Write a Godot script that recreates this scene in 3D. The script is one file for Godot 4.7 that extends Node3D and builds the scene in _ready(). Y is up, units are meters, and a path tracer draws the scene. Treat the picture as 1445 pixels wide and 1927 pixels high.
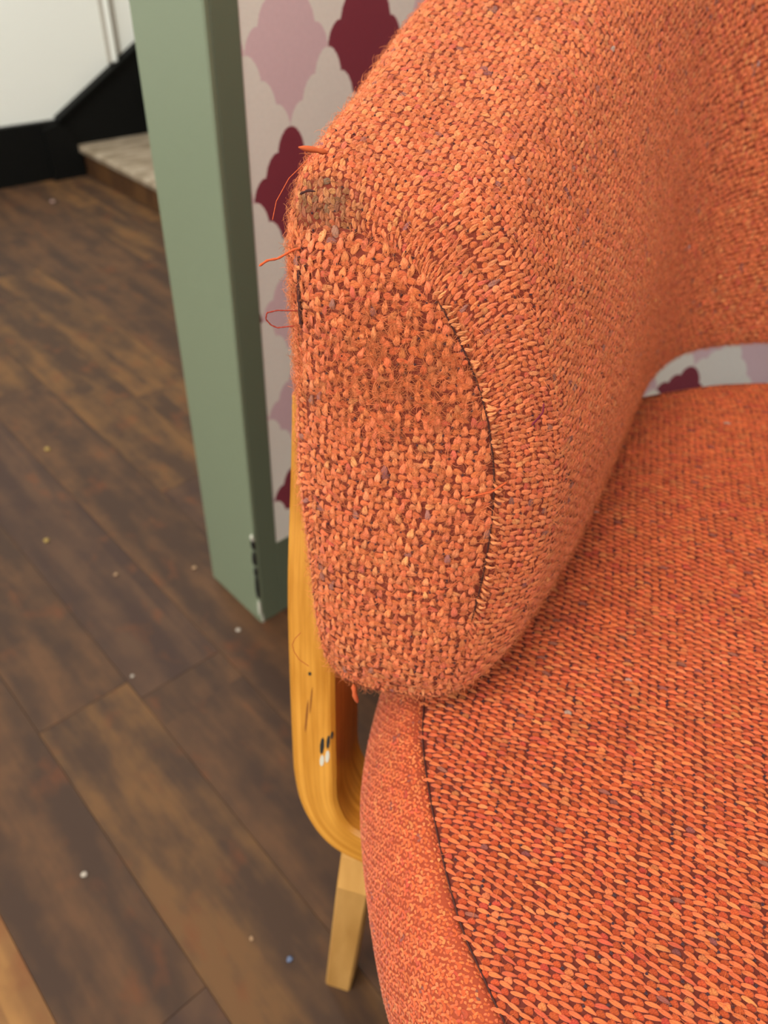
extends Node3D

# Camera and room axes. Room frame: origin at the foot of the painted post, x along the papered wall,
# z out of it towards the camera. Chair frame: x across the chair, y up, -z towards its back.
const ROOM_AT := Vector3(-0.160, 0, -0.705)
const ROOM_TURN := 44.5
const CHAIR_AT := Vector3(0.309, 0, -0.217)
const CHAIR_TURN := -14.0

var rng := RandomNumberGenerator.new()
var used := {}
var M := {}
var room_basis := Transform3D()
var chair: Node3D


func _ready() -> void:
	rng.seed = 20
	room_basis = Transform3D(Basis(Vector3.UP, deg_to_rad(ROOM_TURN)), ROOM_AT)
	_camera_and_light()
	_materials()
	_room()
	_stairs()
	_chair()
	_crumbs()


func _camera_and_light() -> void:
	var cam := Camera3D.new()
	cam.name = "camera"
	var attr := CameraAttributesPhysical.new()
	attr.frustum_focal_length = 18.02
	attr.frustum_focus_distance = 0.335
	attr.frustum_near = 0.02
	attr.frustum_far = 60.0
	attr.exposure_aperture = 5.6
	cam.attributes = attr
	cam.transform = Transform3D(Basis(Vector3.RIGHT, deg_to_rad(-39.93)) * Basis(Vector3.BACK, deg_to_rad(2.82)), Vector3(0, 0.8, 0))
	add_child(cam)
	cam.current = true
	var we := WorldEnvironment.new()
	we.name = "environment"
	var env := Environment.new()
	env.background_mode = Environment.BG_COLOR
	env.background_color = Color(0.75, 0.82, 0.9)
	env.background_energy_multiplier = 1.0
	env.tonemap_mode = Environment.TONE_MAPPER_LINEAR
	env.tonemap_exposure = 1.13
	env.sdfgi_enabled = true
	env.ssao_enabled = true
	env.ssil_enabled = true
	we.environment = env
	add_child(we)
	# area lights for the unseen frosted windows and ceiling panels, all added for light
	_area("added_window_light_stairs", Vector3(-2.55, 1.75, -0.55), Vector3(1, -0.3, 0.1), Vector2(1.4, 1.25), Color(0.95, 0.98, 1.0), 3.1)
	_area("added_window_light", Vector3(-2.55, 1.75, 1.7), Vector3(1, -0.3, -0.2), Vector2(1.6, 1.25), Color(0.95, 0.98, 1.0), 3.7)
	_area("added_ceiling_light_near", Vector3(-1.35, 2.55, 0.45), Vector3(0, -1, 0), Vector2(1.0, 1.0), Color(1.0, 0.95, 0.88), 3.0)
	_area("added_ceiling_light_hall", Vector3(0.2, 2.55, -1.1), Vector3(0, -1, 0), Vector2(0.8, 0.5), Color(0.98, 0.99, 0.98), 3.0)


func _area(called: String, at: Vector3, towards: Vector3, size: Vector2, color: Color, energy: float) -> void:
	var l := AreaLight3D.new()
	l.name = called
	l.area_size = size
	l.area_range = 20.0
	l.light_color = color
	l.light_energy = energy
	l.shadow_enabled = true
	var d := (room_basis.basis * towards).normalized()
	var up := Vector3.UP if absf(d.y) < 0.9 else room_basis.basis.x
	l.transform = Transform3D(Basis.looking_at(d, up), room_basis * at)
	add_child(l)


# ---------------------------------------------------------------- helpers
func numbered(n: String) -> String:
	if not used.has(n):
		used[n] = 0
		return n
	used[n] += 1
	return "%s_%03d" % [n, used[n]]


func tag(o: Node, label: String, category := "", group := "", kind := "") -> void:
	o.set_meta("label", label)
	if category: o.set_meta("category", category)
	if group: o.set_meta("group", group)
	if kind: o.set_meta("kind", kind)


func obj(called: String, mesh: Mesh, mat: Material, parent: Node) -> MeshInstance3D:
	var o := MeshInstance3D.new()
	o.name = called if parent != self else numbered(called)
	o.mesh = mesh
	o.material_override = mat
	o.cast_shadow = GeometryInstance3D.SHADOW_CASTING_SETTING_ON
	parent.add_child(o, true)
	return o


func base(called: String, xf: Transform3D) -> Node3D:
	var o := Node3D.new()
	o.name = numbered(called)
	o.transform = xf
	add_child(o)
	return o


func structure(called: String, label: String) -> Node3D:
	var o := base(called, room_basis)
	o.set_meta("kind", "structure")
	o.set_meta("label", label)
	return o


func grid_mesh(p: Array, close_a: bool, close_b: bool, flip := false, uv_scale := Vector2(1, 1)) -> ArrayMesh:
	# p[a] is a PackedVector3Array over b. Front faces run clockwise.
	var na := p.size()
	var nb: int = p[0].size()
	var st := SurfaceTool.new()
	st.begin(Mesh.PRIMITIVE_TRIANGLES)
	st.set_smooth_group(0)
	for a in na:
		for b in nb:
			st.set_uv(Vector2(float(a) / na * uv_scale.x, float(b) / nb * uv_scale.y))
			st.add_vertex(p[a][b])
	for a in (na if close_a else na - 1):
		for b in (nb if close_b else nb - 1):
			var a1 := (a + 1) % na
			var b1 := (b + 1) % nb
			var i := a * nb + b
			var j := a1 * nb + b
			var k := a1 * nb + b1
			var l := a * nb + b1
			if flip:
				for q in [i, k, j, i, l, k]: st.add_index(q)
			else:
				for q in [i, j, k, i, k, l]: st.add_index(q)
	st.generate_normals()
	return st.commit()


func bevel_box(lo: Vector3, hi: Vector3, r: float, uv := 1.0, uv_off := Vector2.ZERO) -> ArrayMesh:
	# a box with chamfered edges and corners; uv follows the two long axes
	var st := SurfaceTool.new()
	st.begin(Mesh.PRIMITIVE_TRIANGLES)
	var c := (lo + hi) * 0.5
	var h := (hi - lo) * 0.5
	r = minf(r, minf(h.x, minf(h.y, h.z)) * 0.49)
	var pts := func(sx, sy, sz): return [
		c + Vector3(sx * h.x, sy * (h.y - r), sz * (h.z - r)),
		c + Vector3(sx * (h.x - r), sy * h.y, sz * (h.z - r)),
		c + Vector3(sx * (h.x - r), sy * (h.y - r), sz * h.z)]
	var quad := func(a: Vector3, b: Vector3, d: Vector3, e: Vector3):
		var n := (b - a).cross(e - a)
		if n.length() < 1e-12: n = (d - b).cross(e - b)
		var q := [a, b, d, e]
		if n.dot((a + b + d + e) * 0.25 - c) > 0: q = [a, e, d, b]
		n = n.normalized()
		if n.dot((a + b + d + e) * 0.25 - c) < 0: n = -n
		for t in [0, 1, 2, 0, 2, 3]:
			var v: Vector3 = q[t]
			st.set_normal(n)
			var w := Vector2(v.x, v.z)
			if absf(n.x) > 0.8: w = Vector2(v.y, v.z) if h.z > h.y else Vector2(v.z, v.y)
			elif absf(n.z) > 0.8: w = Vector2(v.x, v.y)
			st.set_uv(w * uv + uv_off)
			st.add_vertex(v)
	var P := {}
	for sx in [-1, 1]:
		for sy in [-1, 1]:
			for sz in [-1, 1]:
				P[Vector3i(sx, sy, sz)] = pts.call(sx, sy, sz)
	var g := func(x, y, z, k): return P[Vector3i(x, y, z)][k]
	for s in [-1, 1]:
		quad.call(g.call(s, -1, -1, 0), g.call(s, 1, -1, 0), g.call(s, 1, 1, 0), g.call(s, -1, 1, 0))
		quad.call(g.call(-1, s, -1, 1), g.call(1, s, -1, 1), g.call(1, s, 1, 1), g.call(-1, s, 1, 1))
		quad.call(g.call(-1, -1, s, 2), g.call(1, -1, s, 2), g.call(1, 1, s, 2), g.call(-1, 1, s, 2))
		for t in [-1, 1]:
			quad.call(g.call(s, t, -1, 0), g.call(s, t, 1, 0), g.call(s, t, 1, 1), g.call(s, t, -1, 1))
			quad.call(g.call(s, -1, t, 0), g.call(s, 1, t, 0), g.call(s, 1, t, 2), g.call(s, -1, t, 2))
			quad.call(g.call(-1, s, t, 1), g.call(1, s, t, 1), g.call(1, s, t, 2), g.call(-1, s, t, 2))
			for u in [-1, 1]:
				quad.call(g.call(s, t, u, 0), g.call(s, t, u, 1), g.call(s, t, u, 2), g.call(s, t, u, 2))
	return st.commit()


func prism(poly: PackedVector2Array, z0: float, z1: float) -> ArrayMesh:
	# polygon in x and y, extruded along z
	var st := SurfaceTool.new()
	st.begin(Mesh.PRIMITIVE_TRIANGLES)
	st.set_smooth_group(-1)
	var p := poly
	if Geometry2D.is_polygon_clockwise(p):
		p.reverse()
	var tri := Geometry2D.triangulate_polygon(p)
	for t in range(0, tri.size(), 3):
		var a := p[tri[t]]
		var b := p[tri[t + 1]]
		var c := p[tri[t + 2]]
		if (b - a).cross(c - a) < 0:
			var s := b
			b = c
			c = s
		for v in [a, c, b]:
			st.set_uv(v)
			st.add_vertex(Vector3(v.x, v.y, z1))
		for v in [a, b, c]:
			st.set_uv(v)
			st.add_vertex(Vector3(v.x, v.y, z0))
	for i in p.size():
		var a := p[i]
		var b := p[(i + 1) % p.size()]
		var q := [Vector3(a.x, a.y, z0), Vector3(a.x, a.y, z1), Vector3(b.x, b.y, z1), Vector3(b.x, b.y, z0)]
		for t in [0, 1, 2, 0, 2, 3]:
			st.set_uv(Vector2(q[t].z, q[t].x + q[t].y))
			st.add_vertex(q[t])
	st.generate_normals()
	return st.commit()


func tube(points: PackedVector3Array, r: float, sides := 5, taper := true) -> ArrayMesh:
	var curve := Curve3D.new()
	var n := points.size()
	for i in n:
		var t := (points[mini(i + 1, n - 1)] - points[maxi(i - 1, 0)]) / 6.0
		curve.add_point(points[i], -t, t)
	var len := curve.get_baked_length()
	var steps := maxi(6, int(len / (r * 2.0)))
	steps = mini(steps, 40)
	var rows := []
	var ref := Vector3(0.3, 0.8, 0.5).normalized()
	for s in steps + 1:
		var p := curve.sample_baked(len * s / steps)
		var d := (curve.sample_baked(minf(len, len * (s + 0.5) / steps)) - curve.sample_baked(maxf(0, len * (s - 0.5) / steps))).normalized()
		var x := d.cross(ref).normalized()
		var y := d.cross(x)
		var rr := r
		if taper and (s == 0 or s == steps): rr *= 0.25
		rr *= 1.0 + 0.18 * sin(s * 2.3)
		var ring := PackedVector3Array()
		for k in sides:
			var an := TAU * k / sides
			ring.append(p + (x * cos(an) + y * sin(an)) * rr)
		rows.append(ring)
	return grid_mesh(rows, false, true)


func img_texture(w: int, h: int, fn: Callable) -> ImageTexture:
	var bytes := PackedByteArray()
	bytes.resize(w * h * 3)
	var i := 0
	for y in h:
		for x in w:
			var c: Color = fn.call(x, y)
			bytes[i] = clampi(int(c.r * 255.0), 0, 255)
			bytes[i + 1] = clampi(int(c.g * 255.0), 0, 255)
			bytes[i + 2] = clampi(int(c.b * 255.0), 0, 255)
			i += 3
	return ImageTexture.create_from_image(Image.create_from_data(w, h, false, Image.FORMAT_RGB8, bytes))


func noise(s: int, freq: float, oct := 4) -> FastNoiseLite:
	var n := FastNoiseLite.new()
	n.seed = s
	n.noise_type = FastNoiseLite.TYPE_SIMPLEX_SMOOTH
	n.frequency = freq
	n.fractal_octaves = oct
	return n


func mat(color: Color, rough := 0.8, tex: Texture2D = null) -> StandardMaterial3D:
	var m := StandardMaterial3D.new()
	m.albedo_color = color
	m.roughness = rough
	if tex: m.albedo_texture = tex
	return m


# ---------------------------------------------------------------- materials
func _materials() -> void:
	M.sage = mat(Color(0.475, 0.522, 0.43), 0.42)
	M.olive = mat(Color(0.405, 0.45, 0.37), 0.4)  # sage darkened: contrast that the lighting left short is put into the colour
	M.white_wall = mat(Color(0.94, 0.945, 0.92), 0.7)
	M.plain_wall = mat(Color(0.86, 0.84, 0.80), 0.9)
	M.ceiling = mat(Color(0.9, 0.9, 0.88), 0.9)
	M.black_paint = mat(Color(0.075, 0.075, 0.07), 0.55)
	M.black_paint.metallic_specular = 0.2
	M.grey_trim = mat(Color(0.66, 0.63, 0.58), 0.6)
	M.dirt = mat(Color(0.12, 0.12, 0.11), 0.8)
	M.primer = mat(Color(0.78, 0.78, 0.72), 0.7)
	# floor boards: three worn brown stains, streaked along the board
	var tones := [[Color(0.25, 0.183, 0.142), Color(0.355, 0.25, 0.17)], [Color(0.26, 0.19, 0.145), Color(0.40, 0.285, 0.175)], [Color(0.245, 0.18, 0.15), Color(0.32, 0.232, 0.175)], [Color(0.46, 0.32, 0.19), Color(0.58, 0.42, 0.24)]]
	for k in tones.size():
		var n1 := noise(40 + k, 1.0, 4)
		var n2 := noise(60 + k, 1.0, 5)
		var dark: Color = tones[k][0]
		var light: Color = tones[k][1]
		var rust := Color(0.42, 0.24, 0.14)
		var t := img_texture(160, 512, func(x, y):
			var streak := n1.get_noise_2d(x * 0.030, y * 0.0035) * 1.15 + 0.42
			var blotch := n2.get_noise_2d(x * 0.03 + 50, y * 0.02) * 0.55
			var fine := n2.get_noise_2d(x * 0.35, y * 0.03) * 0.15 + n1.get_noise_2d(x * 0.11 + 90, y * 0.06) * 0.22
			var c := dark.lerp(light, clampf(streak + blotch + fine, 0.0, 1.0))
			return c.lerp(rust, clampf(n1.get_noise_2d(x * 0.03 + 200, y * 0.02) * 1.2 - 0.35, 0.0, 0.5)))
		M["board%d" % k] = mat(Color.WHITE, 0.6, t)
		M["board%d" % k].metallic_specular = 0.3
	M.floor_gap = mat(Color(0.24, 0.175, 0.13), 0.9)
	# stair wood
	var sn := noise(9, 1.0, 4)
	M.tread = mat(Color.WHITE, 0.6, img_texture(128, 128, func(x, y): return Color(0.46, 0.40, 0.32).lerp(Color(0.66, 0.60, 0.52), clampf(0.5 + sn.get_noise_2d(x * 0.03, y * 0.09) * 0.9, 0, 1))))
	M.tread.uv1_scale = Vector3(2, 2, 1)
	M.riser = mat(Color.WHITE, 0.6, img_texture(128, 128, func(x, y): return Color(0.27, 0.17, 0.09).lerp(Color(0.40, 0.27, 0.14), clampf(0.5 + sn.get_noise_2d(x * 0.02, y * 0.11) * 0.9, 0, 1))))
	# wallpaper: scalloped trees in pink and burgundy on cream, drawn by rule
	M.paper1 = mat(Color.WHITE, 0.62, _paper([[2, 0, 1, 2, 0, 1, 2, 0, 1, 0, 0], [0, 1, 2, 0, 1, 0, 0, 2, 0, 1, 2], [1, 2, 0, 0, 2, 0, 1, 0, 2, 0, 0], [2, 0, 1, 2, 0, 1, 0, 2, 0, 1, 1], [0, 2, 0, 1, 0, 2, 0, 0, 1, 2, 0]]))
	M.paper2 = mat(Color.WHITE, 0.62, _paper([[2, 0, 0, 1, 2, 0, 1, 0, 2, 0, 1], [0, 1, 2, 0, 1, 0, 2, 0, 1, 0, 0], [1, 2, 0, 0, 2, 1, 0, 2, 0, 1, 0], [0, 0, 1, 2, 0, 0, 1, 0, 2, 0, 2], [0, 0, 2, 0, 1, 2, 0, 1, 0, 2, 1]]))
	# honey coloured bent plywood
	var wn := noise(15, 1.0, 4)
	M.face_wood = mat(Color.WHITE, 0.32, img_texture(128, 512, func(x, y): return Color(0.67, 0.42, 0.13).lerp(Color(0.83, 0.57, 0.22), clampf(0.5 + wn.get_noise_2d(x * 0.12, y * 0.008) * 0.8 + wn.get_noise_2d(x * 0.5, y * 0.04) * 0.25, 0, 1))))
	M.ply_wood = mat(Color.WHITE, 0.32, img_texture(128, 512, func(x, y):
		var ply := int(x / 16.0)
		var edge := absf(fmod(x, 16.0) - 8.0) / 8.0
		var c := Color(0.69, 0.45, 0.13).lerp(Color(0.85, 0.61, 0.25), clampf(0.5 + wn.get_noise_2d(ply * 7.3, y * 0.004) * 0.5 + wn.get_noise_2d(x * 0.3, y * 0.02) * 0.35 + wn.get_noise_2d(x * 0.01 + 70, y * 0.012) * 0.5, 0, 1))
		return c.lerp(Color(0.55, 0.32, 0.08), 0.22 * pow(edge, 8.0))))
	M.leg_wood = mat(Color.WHITE, 0.4, img_texture(128, 256, func(x, y): return Color(0.72, 0.53, 0.27).lerp(Color(0.81, 0.62, 0.35), clampf(0.5 + wn.get_noise_2d(x * 0.05, y * 0.01) * 0.9, 0, 1))))
	for k in ["face_wood", "ply_wood", "leg_wood"]:
		M[k].clearcoat_enabled = true
		M[k].clearcoat = 0.25
		M[k].clearcoat_roughness = 0.3
	M.scratch = mat(Color(0.52, 0.30, 0.09), 0.6)
	# cloth
	M.backing = mat(Color(0.40, 0.145, 0.085), 0.95)
	M.felt3 = mat(Color(0.45, 0.165, 0.09), 0.95)  # ground of the end panels, darkened to deepen the shade between strands
	M.felt2 = mat(Color(0.48, 0.18, 0.10), 0.95)  # ground of the shell, darkened likewise for shade between strands
	M.felt = mat(Color(0.60, 0.24, 0.12), 0.95)
	var yn := noise(21, 1.0, 3)
	M.yarn = mat(Color.WHITE, 0.9, img_texture(64, 64, func(x, y):
		var g := 0.5 + 0.5 * sin((x * 2.0 + y * 3.0) * TAU / 64.0 * 2.0)
		var v := 0.87 + 0.13 * g + 0.16 * yn.get_noise_2d((x + y * 1.5) * 0.5, y * 0.06)
		return Color(v, v, v)))
	M.yarn.vertex_color_use_as_albedo = true
	M.yarn.metallic_specular = 0.25
	M.yarn.rim_enabled = true
	M.yarn.rim = 0.35
	M.yarn.rim_tint = 0.8
	M.fuzz = mat(Color.WHITE, 0.95)
	M.fuzz.vertex_color_use_as_albedo = true
	M.fuzz.metallic_specular = 0.2
	M.fuzz.backlight_enabled = true
	M.fuzz.backlight = Color(0.5, 0.35, 0.25)
	M.thread_pill = mat(Color(0.74, 0.34, 0.17), 0.95)
	M.thread_red = mat(Color(0.62, 0.20, 0.12), 0.9)
	M.thread_orange = mat(Color(0.80, 0.35, 0.17), 0.9)
	M.thread_purple = mat(Color(0.45, 0.10, 0.20), 0.9)
	M.thread_dark = mat(Color(0.25, 0.10, 0.08), 0.9)
	M.lint = mat(Color(0.86, 0.82, 0.82), 0.9)
	M.frost = mat(Color(0.9, 0.92, 0.95), 0.6)
	M.frost.emission_enabled = true  # glow of the added windows
	M.frost.emission = Color(1.0, 0.97, 0.92)
	M.frost.emission_energy_multiplier = 1.2
	M.added_lamp = mat(Color(0.95, 0.93, 0.9), 0.6)
	M.added_lamp.emission_enabled = true  # glow of the added ceiling panels
	M.added_lamp.emission = Color(1.0, 0.9, 0.76)
	M.added_lamp.emission_energy_multiplier = 1.2


func lobe(d: float) -> float:
	# half width of a scalloped tree, d = 0 at its widest, 1 at its tip
	d = clampf(d, 0.0, 0.9999)
	var q := d * 3.0
	var i := floorf(q)
	var fr := q - i
	return lerpf(1.0 - d, 1.0 - (i + (1.0 - sqrt(maxf(0.0, 1.0 - pow(fr, 2.2))))) / 3.0, 0.80)


func _paper(rows: Array) -> ImageTexture:
	# 11 columns by 5 rows of trees; 0 pink, 1 dark pink, 2 burgundy
	var cols := [Color(0.90, 0.79, 0.81), Color(0.87, 0.755, 0.785), Color(0.54, 0.22, 0.28)]
	var cream := Color(0.95, 0.94, 0.90)
	var w := 1100
	var h := 750
	var fn := noise(77, 0.15, 2)
	return img_texture(w, h, func(x, y):
		var cx := float(x) / 100.0
		var cy := float(y) / 150.0
		var ix := int(floor(cx))
		var iy := int(floor(cy))
		var dx := absf(cx - ix - 0.5) * 2.0
		var fy := cy - iy
		var hw := lobe(1.0 - fy * 2.0) if fy < 0.5 else 1.0 - lobe(1.0 - (fy - 0.5) * 2.0)
		var c: Color = cols[rows[iy % 5][ix % 11]] if dx < hw else cream
		return c * (1.0 + 0.012 * fn.get_noise_2d(x, y)))


# ---------------------------------------------------------------- room
func wall_slab(called: String, label: String, lo: Vector3, hi: Vector3, m: Material) -> MeshInstance3D:
	var o := obj(called, bevel_box(lo, hi, 0.001), m, self)
	o.transform = room_basis
	o.set_meta("kind", "structure")
	o.set_meta("label", label)
	return o


func paper_sheet(x0: float, x1: float, y0: float, y1: float, phase_x: float, phase_y: float) -> ArrayMesh:
	# a thin sheet of wallpaper; tips of the trees lie at phase_y, column centres at phase_x
	var st := SurfaceTool.new()
	st.begin(Mesh.PRIMITIVE_TRIANGLES)
	var q := [Vector2(x0, y0), Vector2(x0, y1), Vector2(x1, y1), Vector2(x1, y0)]
	for t in [0, 1, 2, 0, 2, 3]:
		st.set_normal(Vector3.BACK)
		st.set_uv(Vector2((q[t].x - phase_x + 0.045) / 0.99, (phase_y - q[t].y) / 0.60))
		st.add_vertex(Vector3(q[t].x, q[t].y, 0))
	return st.commit()


func _room() -> void:
	var fl := structure("floor", "worn dark brown wooden floor of long boards with scuffs and streaks")
	obj("subfloor", bevel_box(Vector3(-2.7, -0.12, -2.1), Vector3(2.6, -0.012, 3.3), 0.002), M.floor_gap, fl)
	var w := 0.115
	for c in range(-20, 25):
		var x0 := -0.30 + c * w
		if x0 < -2.65 or x0 + w > 2.6: continue
		var z := -2.05 - rng.randf() * 0.5
		if c == 0: z = -0.03 - 0.95 * 2
		if c == 2: z = -0.79 - 0.95
		while z < 3.2:
			var l := 0.95 if c in [0, 2] else rng.randf_range(0.8, 1.15)
			if z + l < -2.05:
				z += l
				continue
			var a := maxf(z, -2.05)
			var e := minf(z + l, 3.25)
			var k: int = [0, 1, 0, 2, 0, 1, 2][rng.randi() % 7]
			if c == -2: k = 3
			if e - a > 0.02:
				obj("plank", bevel_box(Vector3(x0 + 0.0002, -0.02, a + 0.0002), Vector3(x0 + w - 0.0002, 0.0, e - 0.0002), 0.0003, 1.0, Vector2(rng.randf(), rng.randf())), M["board%d" % k], fl)
			z += l
	for k in 4:
		M["board%d" % k].uv1_scale = Vector3(3.2, 1.0, 1)
	# the papered wall: painted end post, bottom rail and paper
	var pw := structure("wall_back", "free-standing papered wall with sage green post and bottom rail behind the armchair")
	obj("end_board", bevel_box(Vector3(0, 0, -0.12), Vector3(0.007, 2.6, 0), 0.0016), M.sage, pw)
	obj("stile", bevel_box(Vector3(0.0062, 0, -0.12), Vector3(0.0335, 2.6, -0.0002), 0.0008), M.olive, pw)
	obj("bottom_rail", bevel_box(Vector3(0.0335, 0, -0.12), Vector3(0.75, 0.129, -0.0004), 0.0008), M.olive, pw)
	obj("core", bevel_box(Vector3(0.0335, 0.129, -0.12), Vector3(0.75, 2.6, -0.003), 0.0005), M.plain_wall, pw)
	var sh := obj("wallpaper", paper_sheet(0.0335, 0.648, 0.129, 2.6, 0.081, 0.616 + 0.60), M.paper1, pw)
	sh.position = Vector3(0, 0, -0.0012)
	for c in [[-0.0010, 0.145, 0.010, 0.0], [-0.0008, 0.121, 0.014, 1.0], [-0.0005, 0.098, 0.008, 0.0], [-0.0006, 0.070, 0.022, 0.0], [0.0, 0.030, 0.016, 2.0], [0.003, 0.006, 0.012, 2.0], [-0.001, 0.156, 0.006, 2.0]]:
		var poly := PackedVector2Array()
		for k in 9:
			var an := TAU * k / 9.0
			poly.append(Vector2(c[0] + cos(an) * 0.0022 * rng.randf_range(0.6, 1.2), maxf(0.0005, c[1] + sin(an) * c[2] * rng.randf_range(0.75, 1.1))))
		var o := obj("paint_chip", prism(poly, -0.0035, 0.0005), M.primer if c[3] > 1.5 else M.dirt, pw)
		o.rotation.y = 0.0
	# the second papered wall of the corner
	var w2 := structure("wall_right", "cream wallpaper with pink and burgundy scalloped trees seen under the backrest")
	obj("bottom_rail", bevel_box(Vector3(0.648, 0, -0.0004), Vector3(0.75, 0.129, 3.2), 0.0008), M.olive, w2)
	obj("core", bevel_box(Vector3(0.651, 0.129, 0), Vector3(0.75, 2.6, 3.2), 0.0005), M.plain_wall, w2)
	var s2 := obj("wallpaper", paper_sheet(0.0, 3.2, 0.129, 2.6, 0.2005, 0.256 + 0.60), M.paper2, w2)
	s2.transform = Transform3D(Basis(Vector3.UP, deg_to_rad(-90)), Vector3(0.6495, 0, 0))
	# white wall of the stair hall, with black skirting
	wall_slab("wall_hall", "white painted wall behind the stairs", Vector3(-2.7, 0, -2.1), Vector3(2.7, 2.6, -1.98), M.white_wall)
	wall_slab("baseboard_hall", "black painted skirting board along the white wall", Vector3(-2.6, 0, -1.98), Vector3(0.70, 0.165, -1.955), M.black_paint)
	wall_slab("wall_hall_end", "pale wall at the end of the stair hall", Vector3(2.5, 0, -2.1), Vector3(2.6, 2.6, 0), M.plain_wall)
	wall_slab("wall_hall_front", "pale wall closing the stair hall", Vector3(0.75, 0, -0.12), Vector3(2.6, 2.6, 0), M.plain_wall)
	wall_slab("wall_front", "plain pale wall opposite the papered wall", Vector3(-2.7, 0, 3.2), Vector3(0.75, 2.6, 3.3), M.plain_wall)
	wall_slab("ceiling", "plain white ceiling", Vector3(-2.7, 2.6, -2.1), Vector3(2.7, 2.72, 3.3), M.ceiling)
	# left wall with two frosted windows, added as light sources
	var lw := structure("wall_left", "pale wall with two added frosted windows")
	for b in [[0.0, 1.0, -2.1, 3.3], [2.4, 2.6, -2.1, 3.3], [1.0, 2.4, -2.1, -1.3], [1.0, 2.4, 0.2, 0.85], [1.0, 2.4, 2.55, 3.3]]:
		obj("wall_piece", bevel_box(Vector3(-2.7, b[0], b[2]), Vector3(-2.6, b[1], b[3]), 0.001), M.plain_wall, lw)
	for wd in [[1, -1.3, 0.2, "unseen frosted pane added for light in the left wall nearer the stairs"], [2, 0.85, 2.55, "unseen frosted pane added for light in the left wall further from the stairs"]]:  # unseen windows, added as glowing sources for the room
		var win := structure("added_window_%d" % wd[0], wd[3])
		var z0: float = wd[1]
		var z1: float = wd[2]
		obj("pane", bevel_box(Vector3(-2.67, 1.0, z0), Vector3(-2.65, 2.4, z1), 0.001), M.frost, win)
		for z in [z0, (z0 + z1) / 2 - 0.03, z1 - 0.06]:
			obj("frame", bevel_box(Vector3(-2.66, 1.0, z), Vector3(-2.6, 2.4, z + 0.06), 0.004), M.white_wall, win)
		for y in [1.0, 2.34]:
			obj("frame", bevel_box(Vector3(-2.66, y, z0), Vector3(-2.6, y + 0.06, z1), 0.004), M.white_wall, win)
	for l in [["near", Vector3(-1.35, 2.58, 0.45), Vector2(1.0, 1.0)], ["hall", Vector3(0.2, 2.58, -1.1), Vector2(0.8, 0.5)]]:  # ceiling panels added out of view to light chair and hall
		var added_lamp := base("added_ceiling_light", room_basis * Transform3D(Basis(), l[1]))
		tag(added_lamp, "square ceiling panel added out of view to light the armchair" if l[0] == "near" else "oblong ceiling panel added out of view to light the stair hall", "added ceiling light")
		obj("diffuser", bevel_box(Vector3(-l[2].x / 2, -0.012, -l[2].y / 2), Vector3(l[2].x / 2, 0.019, l[2].y / 2), 0.004), M.added_lamp, added_lamp)


func _stairs() -> void:
	var s := structure("stairs", "wooden stairs with worn pale tread and black stringer")
	var rise := 0.158
	for k in 5:
		var x := 0.711 + 0.277 * k
		var y0 := 0.0 if k == 0 else 0.09 + rise * (k - 1)
		var y1 := 0.09 + rise * k
		obj("riser", bevel_box(Vector3(x, y0, -1.955), Vector3(x + 0.02, y1 - 0.02, -0.9), 0.002), M.riser if k == 0 else M.black_paint, s)
		obj("tread", bevel_box(Vector3(x - 0.016, y1 - 0.022, -1.955), Vector3(x + 0.277, y1, -0.9), 0.006), M.tread, s)
	var poly := PackedVector2Array([Vector2(0.66, 0), Vector2(0.655, 0.169), Vector2(2.4, 0.169 + 1.745 * 0.58), Vector2(2.4, 0.60), Vector2(1.2, 0)])
	obj("stringer", prism(poly, -1.98, -1.956), M.black_paint, s)
	var lip := PackedVector2Array([Vector2(0.655, 0.162), Vector2(0.655, 0.172), Vector2(2.4, 0.172 + 1.745 * 0.58), Vector2(2.4, 0.162 + 1.745 * 0.58)])
	obj("stringer_cap", prism(lip, -1.98, -1.944), M.black_paint, s)
	var nb := PackedVector2Array()
	for v in [Vector2(0.60, 0), Vector2(0.60, 0.15), Vector2(0.64, 0.16), Vector2(0.675, 0.14), Vector2(0.692, 0.10), Vector2(0.706, 0.06), Vector2(0.708, 0.02), Vector2(0.703, 0)]: nb.append(v)
	obj("plinth_block", prism(nb, -1.98, -1.935), M.black_paint, s)
	# upright mouldings on the white wall above the stringer
	var t := structure("trim_1", "thin upright white moulding on the white wall over the stringer")
	obj("bead", bevel_box(Vector3(0.862, 0.30, -1.98), Vector3(0.872, 2.55, -1.968), 0.004), M.grey_trim, t)
	obj("fillet", bevel_box(Vector3(0.872, 0.30, -1.98), Vector3(0.890, 2.55, -1.962), 0.006), M.white_wall, t)
	obj("bead", bevel_box(Vector3(0.896, 0.32, -1.98), Vector3(0.908, 2.55, -1.972), 0.003), M.grey_trim, t)


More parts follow.
